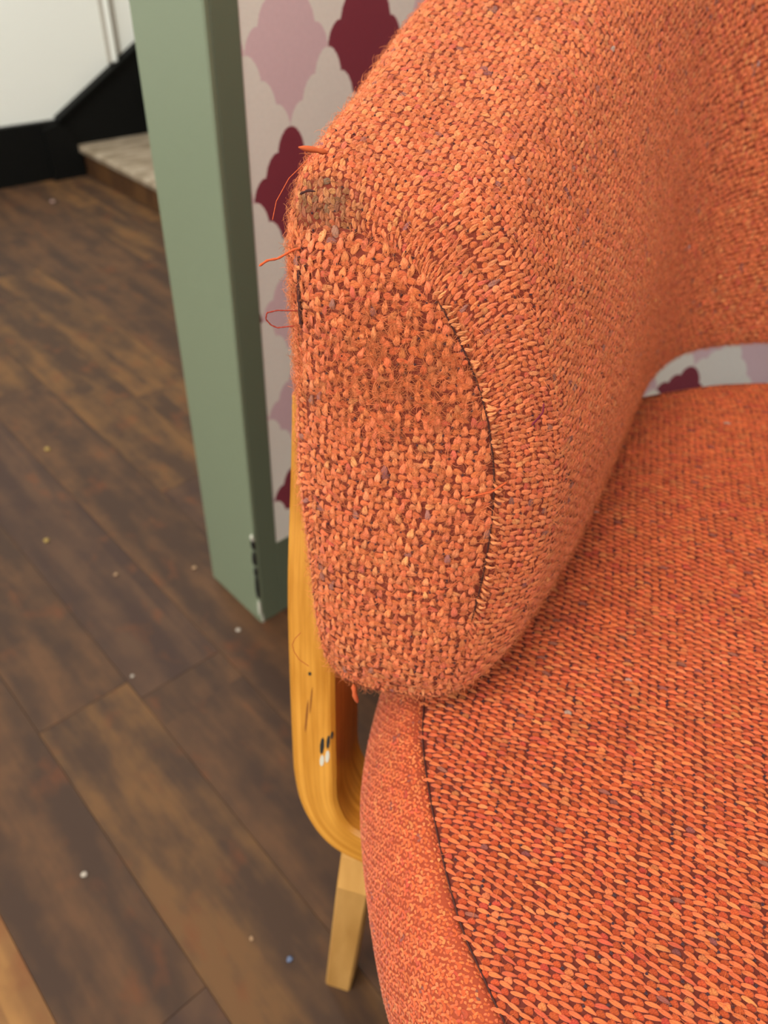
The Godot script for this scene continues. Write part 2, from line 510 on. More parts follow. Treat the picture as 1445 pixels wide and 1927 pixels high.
func _crumbs() -> void:
	var list := [
		[-0.031, -0.010, 0.0045, "lint", "white round crumb on the floor beside the foot of the green post"],
		[-0.336, 0.160, 0.0042, "lint", "pale crumb alone on the dark boards at the lower left"],
		[-0.229, 0.363, 0.0036, "blue", "tiny blue crumb on the floor left of the chair leg"],
		[-0.104, -0.213, 0.0042, "tan", "tan crumb on the boards left of the green post"],
		[-0.148, -0.346, 0.0055, "straw", "lower of two straw coloured crumbs near the left edge of the floor"],
		[-0.011, -0.152, 0.0042, "tan", "tan crumb close against the back of the green post"],
		[-0.045, -0.570, 0.0060, "straw", "upper of two straw coloured crumbs near the left edge of the floor"],
		[0.509, -1.760, 0.0080, "pinkish", "pale pinkish crumb on the floor in front of the black skirting"],
		[-0.176, -0.034, 0.0030, "lint", "small grey crumb on the reddish board in the middle of the floor"],
		[-0.245, 0.324, 0.0030, "tan", "small tan crumb just above the blue crumb"]]
	var mats := {"lint": mat(Color(0.66, 0.62, 0.57), 0.9), "blue": mat(Color(0.36, 0.41, 0.52), 0.8), "tan": mat(Color(0.62, 0.50, 0.38), 0.9), "straw": mat(Color(0.62, 0.52, 0.28), 0.9), "pinkish": mat(Color(0.66, 0.54, 0.50), 0.9)}
	for c in list:
		var rows := []
		var r: float = c[2] * 0.85
		for a in 6:
			var ring := PackedVector3Array()
			var th := PI * a / 5.0
			for b in 8:
				var ph := TAU * b / 8.0
				var k := r * (0.75 + 0.4 * rng.randf()) if a > 0 and a < 5 else r * 0.8
				ring.append(Vector3(sin(th) * cos(ph), cos(th) * 0.45, sin(th) * sin(ph)) * k)
			rows.append(ring)
		var o := obj("floor_crumb", grid_mesh(rows, false, true, true), mats[c[3]], self)
		o.transform = room_basis * Transform3D(Basis(), Vector3(c[0], r * 0.32, c[1]))
		tag(o, c[4], "crumb", "crumbs on the floor")


# ---------------------------------------------------------------- chair
func L(lat: float, h: float, ax: float) -> Vector3:
	return Vector3(lat, h, -ax)


func catmull(p0, p1, p2, p3, t: float):
	return 0.5 * (2.0 * p1 + (p2 - p0) * t + (2.0 * p0 - 5.0 * p1 + 4.0 * p2 - p3) * t * t + (3.0 * p1 - p0 - 3.0 * p2 + p3) * t * t * t)


func closed_ring(c: Array, per: int) -> PackedVector3Array:
	var out := PackedVector3Array()
	var n := c.size()
	for i in n:
		for s in per:
			out.append(catmull(c[(i + n - 1) % n], c[i], c[(i + 1) % n], c[(i + 2) % n], float(s) / per))
	return out


func resample(poly: PackedVector3Array, n: int) -> PackedVector3Array:
	# n points from the first point up to but without the last, evenly spaced
	var acc := PackedFloat32Array([0.0])
	for i in range(1, poly.size()): acc.append(acc[i - 1] + poly[i].distance_to(poly[i - 1]))
	var out := PackedVector3Array()
	var j := 0
	for s in n:
		var d := acc[acc.size() - 1] * s / n
		while j < poly.size() - 2 and acc[j + 1] < d: j += 1
		out.append(poly[j].lerp(poly[j + 1], (d - acc[j]) / maxf(1e-9, acc[j + 1] - acc[j])))
	return out


func panel_front(lat: float, h: float, sgn: float) -> Vector3:
	return L(lat * sgn, h, -0.025 + 0.3 * (h - 0.44))


var outline := [ # end panel of the arm, from its lower inner corner up the seam, over the top and down the outside; role starts marked by segment lists
	[[-0.271, 0.458], [-0.267, 0.489], [-0.265, 0.517], [-0.265, 0.549], [-0.268, 0.576]],
	[[-0.268, 0.576], [-0.277, 0.605], [-0.287, 0.623], [-0.298, 0.639], [-0.309, 0.652]],
	[[-0.309, 0.652], [-0.322, 0.664], [-0.337, 0.671]],
	[[-0.337, 0.671], [-0.355, 0.675], [-0.369, 0.674], [-0.377, 0.668]],
	[[-0.377, 0.668], [-0.379, 0.658], [-0.376, 0.642], [-0.372, 0.623], [-0.367, 0.593]],
	[[-0.367, 0.593], [-0.362, 0.556], [-0.355, 0.512], [-0.350, 0.475], [-0.343, 0.456]],
	[[-0.343, 0.456], [-0.332, 0.447], [-0.317, 0.445]],
	[[-0.317, 0.445], [-0.296, 0.447], [-0.281, 0.450], [-0.271, 0.458]]]


func panel_ring(per: int) -> PackedVector3Array:
	var out := PackedVector3Array()
	for seg in outline:
		var p := PackedVector3Array()
		for q in seg: p.append(panel_front(q[0], q[1], 1.0))
		out.append_array(resample(p, per))
	# soften
	for it in 2:
		var o2 := out.duplicate()
		for i in out.size():
			o2[i] = (out[(i + out.size() - 1) % out.size()] + out[i] * 2.0 + out[(i + 1) % out.size()]) / 4.0
		out = o2
	return out


func mirror(ring: PackedVector3Array) -> PackedVector3Array:
	var out := PackedVector3Array()
	for v in ring: out.append(Vector3(-v.x, v.y, v.z))
	return out


var stations := [
	[[-0.247, 0.457, 0.014], [-0.238, 0.57, 0.042], [-0.283, 0.672, 0.070], [-0.335, 0.692, 0.076], [-0.384, 0.688, 0.072], [-0.374, 0.57, 0.045], [-0.345, 0.450, 0.012], [-0.300, 0.445, 0.012]],
	[[-0.225, 0.455, 0.09], [-0.222, 0.58, 0.11], [-0.272, 0.69, 0.135], [-0.327, 0.712, 0.14], [-0.382, 0.702, 0.135], [-0.376, 0.58, 0.11], [-0.34, 0.450, 0.09], [-0.285, 0.447, 0.09]],
	[[-0.207, 0.455, 0.18], [-0.208, 0.59, 0.20], [-0.258, 0.713, 0.225], [-0.315, 0.740, 0.235], [-0.376, 0.728, 0.23], [-0.372, 0.59, 0.20], [-0.33, 0.452, 0.19], [-0.27, 0.447, 0.185]],
	[[-0.189, 0.455, 0.28], [-0.195, 0.60, 0.305], [-0.24, 0.750, 0.335], [-0.298, 0.778, 0.35], [-0.352, 0.768, 0.36], [-0.345, 0.60, 0.32], [-0.305, 0.453, 0.29], [-0.25, 0.449, 0.285]],
	[[-0.168, 0.460, 0.37], [-0.175, 0.61, 0.40], [-0.21, 0.790, 0.44], [-0.255, 0.820, 0.465], [-0.30, 0.810, 0.485], [-0.295, 0.61, 0.43], [-0.255, 0.455, 0.40], [-0.215, 0.456, 0.385]],
	[[-0.137, 0.468, 0.425], [-0.135, 0.62, 0.47], [-0.155, 0.825, 0.53], [-0.185, 0.855, 0.56], [-0.215, 0.845, 0.59], [-0.21, 0.62, 0.52], [-0.185, 0.457, 0.48], [-0.16, 0.466, 0.455]],
	[[-0.072, 0.469, 0.472], [-0.07, 0.63, 0.52], [-0.08, 0.845, 0.585], [-0.09, 0.875, 0.62], [-0.105, 0.865, 0.655], [-0.10, 0.63, 0.58], [-0.09, 0.458, 0.53], [-0.08, 0.468, 0.50]],
	[[0.0, 0.472, 0.49], [0.0, 0.63, 0.535], [0.0, 0.85, 0.60], [0.0, 0.88, 0.635], [0.0, 0.87, 0.67], [0.0, 0.63, 0.595], [0.0, 0.458, 0.545], [0.0, 0.470, 0.515]]]


func shell_grid() -> Array:
	# rows along the path, each a closed ring
	var per := 12
	var keys := []
	var k0 := panel_ring(per)
	var cen := Vector3.ZERO
	for v in k0: cen += v / k0.size()
	var seam := PackedVector3Array()
	var lip := PackedVector3Array()
	var nrm := Vector3(0, 0.287, 0.958) # out of the end panel, towards the sitter's front
	for v in k0:
		var o := (v - cen).normalized()
		seam.append(v - nrm * 0.004 - o * 0.001)
		lip.append(v + o * 0.0055 - nrm * 0.004)
	keys.append(seam)
	keys.append(lip)
	for s in stations:
		var c := []
		for q in s: c.append(L(q[0], q[1], q[2]))
		keys.append(closed_ring(c, per))
	# a rounded shoulder between the lip and the first station
	var sh := PackedVector3Array()
	for i in lip.size():
		var o := (lip[i] - cen).normalized()
		sh.append(lip[i].lerp(keys[2][i], 0.42) + o * 0.0035)
	keys.insert(2, sh)
	for s in range(stations.size() - 2, -1, -1): keys.append(mirror(keys[s + 3]))
	for s in [2, 1, 0]: keys.append(mirror(keys[s]))
	var rows := []
	var n := keys.size()
	for k in n - 1:
		var steps := 3 if k < 1 or k >= n - 2 else 5 if k < 3 or k >= n - 4 else 10
		for s in steps:
			var t := float(s) / steps
			var ring := PackedVector3Array()
			for i in keys[0].size():
				if k < 1 or k >= n - 2:
					ring.append(keys[k][i].lerp(keys[k + 1][i], t))
				else:
					var pa: Vector3 = keys[maxi(k - 1, 1)][i]
					var pd: Vector3 = keys[mini(k + 2, n - 2)][i]
					var b: Vector3 = keys[k][i]
					var c: Vector3 = keys[k + 1][i]
					# centripetal-like: scale outer tangents by segment length
					var l1 := b.distance_to(c)
					var m0 := (c - pa) * (l1 / maxf(1e-6, l1 + b.distance_to(pa)))
					var m1 := (pd - b) * (l1 / maxf(1e-6, l1 + c.distance_to(pd)))
					var t2 := t * t
					var t3 := t2 * t
					ring.append(b * (2 * t3 - 3 * t2 + 1) + m0 * (t3 - 2 * t2 + t) + c * (-2 * t3 + 3 * t2) + m1 * (t3 - t2))
			rows.append(ring)
	rows.append(keys[n - 1])
	return rows


# -------- woven cloth: every float of yarn is a small bent strand
func yarn_mesh() -> ArrayMesh:
	# two twisted plies, arched so that both ends dive; length 1 along x, height y, width z
	var st := SurfaceTool.new()
	st.begin(Mesh.PRIMITIVE_TRIANGLES)
	for ply in 2:
		var rows := []
		var nx := 10
		var ns := 7
		for i in nx:
			var x := -0.5 + float(i) / (nx - 1)
			var e := 1.0 - pow(absf(2.0 * x), 3.0) * 0.45
			if i == 0 or i == nx - 1: e = 0.15
			var cy := 0.8 * cos(PI * x * 0.95) - 0.40
			var tw := PI * ply + x * 3.6 + 0.5
			var ring := PackedVector3Array()
			for k in ns:
				var an := TAU * k / ns
				ring.append(Vector3(x + 0.03 * ply, cy + (sin(tw) * 0.20 + sin(an) * 0.36) * e, (cos(tw) * 0.22 + cos(an) * 0.33) * e))
			rows.append(ring)
		st.append_from(grid_mesh(rows, false, true, true), 0, Transform3D())
	return st.commit()


func hair_mesh(bend: float) -> ArrayMesh:
	var rows := []
	for i in 6:
		var t := i / 5.0
		var r := 0.022 * (1.0 - 0.55 * t)
		var c := Vector3(t * 0.9 + bend * 0.2 * sin(t * 3.0), sin(t * 2.2) * 0.35, bend * t * t * 0.5)
		var ring := PackedVector3Array()
		for k in 3:
			var an := TAU * k / 3
			ring.append(c + Vector3(0, cos(an), sin(an)) * r)
		rows.append(ring)
	return grid_mesh(rows, false, true, true)


var buf_yarn := PackedFloat32Array()
var buf_hair := PackedFloat32Array()


func put_copy(buf: PackedFloat32Array, x: Vector3, y: Vector3, z: Vector3, o: Vector3, c: Color) -> void:
	buf.append_array(PackedFloat32Array([x.x, y.x, z.x, o.x, x.y, y.y, z.y, o.y, x.z, y.z, z.z, o.z, c.r, c.g, c.b, 1.0]))


func multi(called: String, mesh: Mesh, m: Material, buf: PackedFloat32Array, parent: Node, label: String) -> void:
	var mm := MultiMesh.new()
	mm.transform_format = MultiMesh.TRANSFORM_3D
	mm.use_colors = true
	mm.mesh = mesh
	mm.instance_count = buf.size() / 16
	mm.buffer = buf
	var o := MultiMeshInstance3D.new()
	o.name = called
	o.multimesh = mm
	o.material_override = m
	o.set_meta("kind", "stuff")
	o.set_meta("label", label)
	parent.add_child(o, true)


var tone_noise: FastNoiseLite
const STAIN := Vector3(-0.368, 0.684, -0.050)
const SEAT_TINT := Color(0.90, 0.72, 0.62)
const WORN := Vector3(-0.322, 0.618, -0.028)


func yarn_cell(p: Vector3, n: Vector3, tu: Vector3, tv: Vector3, along_u: bool, hgt: float, rough: float, fuzz: float, tilt := 0.0, wide := 0.8, slim := 0.72, dark := 1.0, tint := Color(1, 1, 1), low := 1.0) -> void:
	# tu and tv span one cell; the strand runs along tu or along tv
	var tone := tone_noise.get_noise_3dv(p * 38.0)
	var slub := tone_noise.get_noise_3dv(p * 130.0 + Vector3(9, 4, 2))
	var f := rng.randf_range(0.84, 1.14) * (1.0 + 0.14 * tone)
	var c: Color
	if along_u:
		c = Color(0.86, 0.250, 0.098)
	else:
		c = Color(0.72 * lerpf(low, 1.0, 0.3), 0.170 * low, 0.060 * low)
	var pick := rng.randf()
	if pick < 0.05: c = c.lerp(Color(0.55, 0.07, 0.07), 0.5)
	elif pick < 0.14: c = c.lerp(Color(0.86, 0.40, 0.16), 0.5)
	elif pick > 0.9995: c = Color(0.55, 0.42, 0.40)
	elif pick < 0.152: c = c.lerp(Color(0.16, 0.10, 0.12), 0.7)
	var ds := (p - STAIN) * Vector3(0.8, 1.2, 1.0)
	var dl := ds.length() + 0.004 * slub
	var stained := clampf((0.021 - dl) / 0.012, 0.0, 1.0)
	if stained > 0.0: c = c.lerp(Color(0.17, 0.125, 0.06), stained * rng.randf_range(0.3, 0.9))
	var dw := Vector3(p.x - WORN.x, (p.y - WORN.y) * 1.2, p.z - WORN.z).length() + 0.01 * tone
	var worn := clampf((0.05 - dw) / 0.035, 0.0, 1.0)
	if worn > 0.0:
		c = c.lerp(Color(0.66, 0.125, 0.03), worn * rng.randf_range(0.1, 0.7))
		rough *= 1.0 + 0.5 * worn
		fuzz *= 1.0 + 1.6 * worn
	c = Color(c.r * f, c.g * f * rng.randf_range(0.88, 1.12), c.b * f) * tint
	var j := rough
	var x := tu if along_u else tv
	var z := tv if along_u else tu
	var ang := rng.randf_range(-0.5, 0.5) * j + tilt + 0.35 * tone * j
	var lx := x.length() * rng.randf_range(1.0 - 0.18 * j, 1.0 + 0.3 * j)
	var lz := z.length() * (rng.randf_range(1.0 - 0.22 * j, 1.0 + 0.15 * j) + 0.25 * slub * j)
	var xd := x.normalized().rotated(n, ang)
	var zd := z.normalized().rotated(n, ang)
	var h := hgt * (rng.randf_range(1.0 - 0.3 * j, 1.0 + 0.4 * j) + 0.3 * slub * j)
	var o := p + (tu * rng.randf_range(-0.18, 0.18) + tv * rng.randf_range(-0.18, 0.18)) * j + n * hgt * rng.randf_range(-0.3, 0.3) * j
	o += (tu * tone_noise.get_noise_3dv(p * 60.0) + tv * tone_noise.get_noise_3dv(p * 60.0 + Vector3(5, 1, 7))) * 0.9 * j
	if rng.randf() < 0.004 * rough: # a pill of matted wool
		put_copy(buf_yarn, xd * hgt * 2.4, n * hgt * 1.7, zd * hgt * 2.0, p + n * hgt * 0.7, Color(c.r, c.g * 1.05, c.b))
	if rng.randf() < 0.035 * dark: # a dark fleck standing for the shade in a gap
		put_copy(buf_yarn, xd * hgt * 0.9, n * hgt * 0.8, zd * hgt * 0.7, p + (tu + tv) * 0.5 + n * hgt * 0.25, Color(0.07, 0.025, 0.035))
	if along_u:
		put_copy(buf_yarn, xd * lx * (2.1 - slim * 0.8), n * h, zd * lz * (slim + 0.1), o, c)
	else:
		put_copy(buf_yarn, xd * lx * 1.5, n * h * 0.85, zd * lz * wide, o - n * hgt * 0.15, c)
	var count := int(fuzz) + (1 if rng.randf() < fuzz - floorf(fuzz) else 0)
	for k in count:
		var a := rng.randf() * TAU
		var dir := tu.normalized().rotated(n, a)
		dir = (dir + n * rng.randf_range(-0.15, 0.35)).normalized()
		var ln := rng.randf_range(0.0025, 0.0080)
		var side := dir.cross(n).normalized()
		var up := side.cross(dir).normalized()
		put_copy(buf_hair, dir * ln, up * ln * rng.randf_range(0.3, 0.8), side * ln * rng.randf_range(-1.3, 1.3), o + n * hgt * 0.35, Color(0.80, 0.27, 0.11).lerp(Color(0.22, 0.14, 0.07), stained * 0.7) * tint * rng.randf_range(0.6, 1.35))


func arc_map(cum: PackedFloat32Array, d: float) -> float:
	# index (fractional) at running length d
	var lo := 0
	var hi := cum.size() - 1
	while hi - lo > 1:
		var m := (lo + hi) / 2
		if cum[m] <= d: lo = m
		else: hi = m
	return lo + clampf((d - cum[lo]) / maxf(1e-9, cum[hi] - cum[lo]), 0.0, 1.0)


func sample(g: Array, b: float, a: float, close_a: bool) -> Vector3:
	# g[row b][a]
	var b0 := clampi(int(b), 0, g.size() - 2)
	var fb := b - b0
	var n: int = g[0].size()
	var a0 := int(floor(a))
	var fa := a - a0
	var a1 := a0 + 1
	if close_a:
		a0 = posmod(a0, n)
		a1 = posmod(a1, n)
	else:
		a0 = clampi(a0, 0, n - 1)
		a1 = clampi(a1, 0, n - 1)
	var p: Vector3 = g[b0][a0].lerp(g[b0][a1], fa)
	var q: Vector3 = g[b0 + 1][a0].lerp(g[b0 + 1][a1], fa)
	return p.lerp(q, fb)


func weave_grid(g: Array, close_a: bool, ref_row: int, ref_col: int, pitch_a: float, pitch_b: float, floats_b: bool, hgt: float, rough: float, fuzz: float, sign_n: float, tint := Color(1, 1, 1)) -> void:
	var ca := PackedFloat32Array([0.0])
	var n: int = g[0].size()
	for i in range(1, n + (1 if close_a else 0)):
		ca.append(ca[i - 1] + g[ref_row][i % n].distance_to(g[ref_row][i - 1]))
	var cb := PackedFloat32Array([0.0])
	for i in range(1, g.size()): cb.append(cb[i - 1] + g[i][ref_col].distance_to(g[i - 1][ref_col]))
	var na := int(ca[ca.size() - 1] / pitch_a)
	if close_a: na -= na % 2
	var nb := int(cb[cb.size() - 1] / pitch_b)
	var ia := PackedFloat32Array()
	var ib := PackedFloat32Array()
	for i in na + 1: ia.append(arc_map(ca, ca[ca.size() - 1] * i / na))
	for i in nb + 1: ib.append(arc_map(cb, cb[cb.size() - 1] * i / nb))
	var prev := PackedVector3Array()
	for b in nb + 1:
		var row := PackedVector3Array()
		for a in na + 1: row.append(sample(g, ib[b], ia[a], close_a))
		if b > 0:
			for a in na:
				var p00 := prev[a]
				var p10 := prev[a + 1]
				var p01 := row[a]
				var p11 := row[a + 1]
				var ta := (p10 + p11 - p00 - p01) * 0.5
				var tb := (p01 + p11 - p00 - p10) * 0.5
				var nn := (ta.cross(tb) * sign_n).normalized()
				var p := (p00 + p10 + p01 + p11) * 0.25
				var even := (a + b) % 2 == 0
				if floats_b: yarn_cell(p, nn, tb, ta, even, hgt, rough, fuzz, 0.0, 0.8, 0.72, 2.0, tint)
				else: yarn_cell(p, nn, ta, tb, even, hgt, rough, fuzz, 0.0, 0.8, 0.72, 2.0, tint)
		prev = row


func edge_distance(poly: PackedVector2Array, p: Vector2) -> float:
	var best := 1e9
	for i in poly.size():
		best = minf(best, p.distance_squared_to(Geometry2D.get_closest_point_to_segment(p, poly[i], poly[(i + 1) % poly.size()])))
	return sqrt(best)


func panel_bulge(d: float) -> float:
	return 0.0115 * (1.0 - exp(-d / 0.014)) - 0.003


func arm_panel(sgn: float) -> void:
	var ring := panel_ring(12)
	var cen := Vector3.ZERO
	for v in ring: cen += v / ring.size()
	var poly := PackedVector2Array()
	for v in ring: poly.append(Vector2(v.x, v.y))
	var nrm := Vector3(0, 0.287, 0.958)
	var rows := []
	for k in 15:
		var f := 1.0 - pow(k / 14.0, 1.4)
		var out := PackedVector3Array()
		for v in ring:
			var p := cen.lerp(v, f)
			p += nrm * panel_bulge(edge_distance(poly, Vector2(p.x, p.y)))
			out.append(Vector3(p.x * sgn, p.y, p.z))
		rows.append(out)
	var o := obj("arm_panel", grid_mesh(rows, false, true, sgn < 0), M.felt3, chair)
	o.set_meta("label", "worn woven end panel of the arm with frayed corner")
	buf_yarn = PackedFloat32Array()
	buf_hair = PackedFloat32Array()
	var pu := 0.0039
	var pv := 0.0037
	for j in range(0, 76):
		for i in range(0, 40):
			var sk := 0.0015 * sin(j * 0.21) # the cloth is pulled a little out of true
			var c := Vector2(-0.388 + i * pu + sk, 0.438 + j * pv + 0.003 * sin(i * 0.3))
			if not Geometry2D.is_point_in_polygon(c, poly): continue
			var d := edge_distance(poly, c)
			var e := 0.0008
			var gu := (panel_bulge(edge_distance(poly, c + Vector2(e, 0))) - panel_bulge(edge_distance(poly, c - Vector2(e, 0)))) / (2 * e)
			var gv := (panel_bulge(edge_distance(poly, c + Vector2(0, e))) - panel_bulge(edge_distance(poly, c - Vector2(0, e)))) / (2 * e)
			var p := panel_front(c.x, c.y, 1.0) + nrm * panel_bulge(d)
			var tu := Vector3(pu, 0, 0) + nrm * gu * pu
			var tv := Vector3(0, pv, -0.3 * pv) + nrm * gv * pv
			var nn := tu.cross(tv).normalized()
			if sgn > 0: yarn_cell(p, nn, tv, tu, (i + j) % 2 == 0, 0.0014, 0.74, 9.0, 0.0, 0.80, 0.70, 5.5)
			else: yarn_cell(Vector3(-p.x, p.y, p.z), Vector3(-nn.x, nn.y, nn.z), Vector3(-tv.x, tv.y, tv.z), Vector3(-tu.x, tu.y, tu.z), (i + j) % 2 == 0, 0.0018, 0.85, 0.6)
	multi("weave", yarn_mesh(), M.yarn, buf_yarn, o, "coarse orange plain weave")
	multi("fuzz", hair_mesh(0.6), M.fuzz, buf_hair, o, "loose wool fibres")
	# the sewn seam between end panel and arm: pulled stitches over a dark gap
	buf_yarn = PackedFloat32Array()
	var crease := PackedVector3Array()
	for i in range(4, 25):
		crease.append(Vector3(ring[i].x * sgn, ring[i].y, ring[i].z) - nrm * 0.0016)
		for h in 3:
			if rng.randf() < 0.3: continue
			var v := ring[i].lerp(ring[i + 1], (h + rng.randf() * 0.6) / 3.0)
			var t := (ring[i + 1] - ring[i]).normalized()
			var across := nrm.cross(t).normalized()
			if across.x < 0: across = -across
			across = across.rotated(nrm, rng.randf_range(-0.5, 0.35))
			var p := v + across * rng.randf_range(0.0018, 0.0034) + nrm * rng.randf_range(-0.0006, 0.0006)
			var ln := rng.randf_range(0.0036, 0.0056)
			put_copy(buf_yarn, Vector3(across.x * sgn, across.y, across.z) * ln, nrm * 0.0015, Vector3(t.x * sgn, t.y, t.z) * rng.randf_range(0.0014, 0.0021), Vector3(p.x * sgn, p.y, p.z), Color(0.9, 0.31, 0.11) * rng.randf_range(0.7, 1.12))
	obj("seam", tube(crease, 0.0005, 5), M.thread_dark, chair).set_meta("label", "dark open seam beside the end panel")
	multi("seam_stitches", yarn_mesh(), M.yarn, buf_yarn, o, "pulled pale stitches along the curved seam")


var seat_line := [[-0.205, -0.166], [-0.227, -0.142], [-0.241, -0.123], [-0.258, -0.090], [-0.275, -0.050], [-0.284, -0.020], [-0.289, 0.02], [-0.290, 0.08], [-0.284, 0.16], [-0.267, 0.245], [-0.240, 0.310], [-0.199, 0.366], [-0.141, 0.417], [-0.078, 0.456], [0.0, 0.480], [0.078, 0.456], [0.141, 0.417], [0.199, 0.366], [0.240, 0.310], [0.267, 0.245], [0.284, 0.16], [0.290, 0.08], [0.289, 0.02], [0.284, -0.02], [0.275, -0.05], [0.258, -0.09], [0.241, -0.123], [0.227, -0.142], [0.205, -0.166], [0.15, -0.196], [0.08, -0.212], [0.0, -0.217], [-0.08, -0.212], [-0.15, -0.196]]


func seat_height(d: float) -> float:
	return 0.4185 + 0.030 * (1.0 - exp(-d / 0.085))


func seat() -> void:
	var c := []
	for q in seat_line: c.append(L(q[0], 0.42, q[1]))
	var ring := resample(_closed(closed_ring(c, 6)), 180)
	var poly := PackedVector2Array()
	for v in ring: poly.append(Vector2(v.x, v.z))
	var cen := L(0, 0.42, 0.13)
	var rows := []
	for k in 26:
		var f := 1.0 - pow(k / 25.0, 1.25)
		var out := PackedVector3Array()
		for v in ring:
			var p := cen.lerp(v, f)
			p.y = seat_height(edge_distance(poly, Vector2(p.x, p.z)))
			out.append(p)
		rows.append(out)
	# the border runs on from the same edge, bulges out and tucks under
	var side := []
	var prof := [[-0.001, 0.4165], [0.004, 0.4175], [0.012, 0.411], [0.022, 0.396], [0.030, 0.374], [0.034, 0.350], [0.032, 0.325], [0.024, 0.303], [0.008, 0.288], [-0.02, 0.283]]
	for q in prof:
		var out := PackedVector3Array()
		for i in ring.size():
			var t := (ring[(i + 1) % ring.size()] - ring[posmod(i - 1, ring.size())]).normalized()
			var n := Vector3(-t.z, 0, t.x)
			if n.dot(ring[i] - cen) < 0: n = -n
			out.append(Vector3(ring[i].x + n.x * q[0], q[1], ring[i].z + n.z * q[0]))
		side.append(out)
	var s2 := []
	for k in prof.size() - 1:
		for s in 3:
			var out := PackedVector3Array()
			for i in ring.size():
				out.append(catmull(side[maxi(k - 1, 0)][i], side[k][i], side[k + 1][i], side[mini(k + 2, prof.size() - 1)][i], s / 3.0))
			s2.append(out)
	s2.append(side[prof.size() - 1])
	var top := obj("seat_cushion", grid_mesh(rows, false, true, true), M.backing, chair)
	top.set_meta("label", "rounded orange woven seat top with dark flecks")
	buf_yarn = PackedFloat32Array()
	buf_hair = PackedFloat32Array()
	var pu := 0.0050
	var pv := 0.0025
	for j in range(-90, 195):
		var z := -j * pv
		for i in range(-60, 61):
			var x := i * pu + 0.0015 * sin(j * 0.05)
			var pt := Vector2(x, z + 0.002 * sin(i * 0.11))
			if not Geometry2D.is_point_in_polygon(pt, poly): continue
			var d := edge_distance(poly, pt)
			if d < 0.0006: continue
			var e := 0.001
			var h := seat_height(d)
			var gx := (seat_height(edge_distance(poly, pt + Vector2(e, 0))) - h) / e
			var gz := (seat_height(edge_distance(poly, pt + Vector2(0, e))) - h) / e
			var tu := Vector3(pu, gx * pu, 0)
			var tv := Vector3(0, -gz * pv, -pv)
			var nn := tu.cross(tv).normalized()
			yarn_cell(Vector3(pt.x, h, pt.y), nn, tu, tv, (i + j) % 2 == 0, 0.0017, 0.40, 0.6, -0.2, 0.80, 0.66, 2.5, SEAT_TINT, 0.66)
	multi("weave", yarn_mesh(), M.yarn, buf_yarn, top, "flat orange weave in short dashes")
	multi("fuzz", hair_mesh(0.6), M.fuzz, buf_hair, top, "loose wool fibres")
	var b := obj("seat_border", grid_mesh(s2, false, true, false), M.felt, chair)
	b.set_meta("label", "smooth bulging orange side band of the seat")
	buf_yarn = PackedFloat32Array()
	buf_hair = PackedFloat32Array()
	weave_grid(s2, true, 14, 0, 0.0030, 0.0034, true, 0.0008, 0.5, 0.8, -1.0, SEAT_TINT)
	multi("weave", yarn_mesh(), M.yarn, buf_yarn, b, "fine orange weave")
	multi("fuzz", hair_mesh(-0.6), M.fuzz, buf_hair, b, "loose wool fibres")
	var line := PackedVector3Array()
	for v in ring: line.append(v + Vector3(0, -0.0012, 0))
	line.append(line[0])
	var gap := []
	for v in range(0, ring.size()):
		var t := (ring[(v + 1) % ring.size()] - ring[v]).normalized()
		var n := Vector3(-t.z, 0, t.x)
		var rr := PackedVector3Array()
		for k in 5:
			var an := TAU * k / 5
			rr.append(ring[v] + Vector3(0, -0.0009, 0) + (n * cos(an) + Vector3.UP * sin(an)) * 0.0005)
		gap.append(rr)
	obj("seam", grid_mesh(gap, true, true), M.thread_dark, chair).set_meta("label", "dark seam round the seat top")


func _closed(p: PackedVector3Array) -> PackedVector3Array:
	var q := p.duplicate()
	q.append(p[0])
	return q


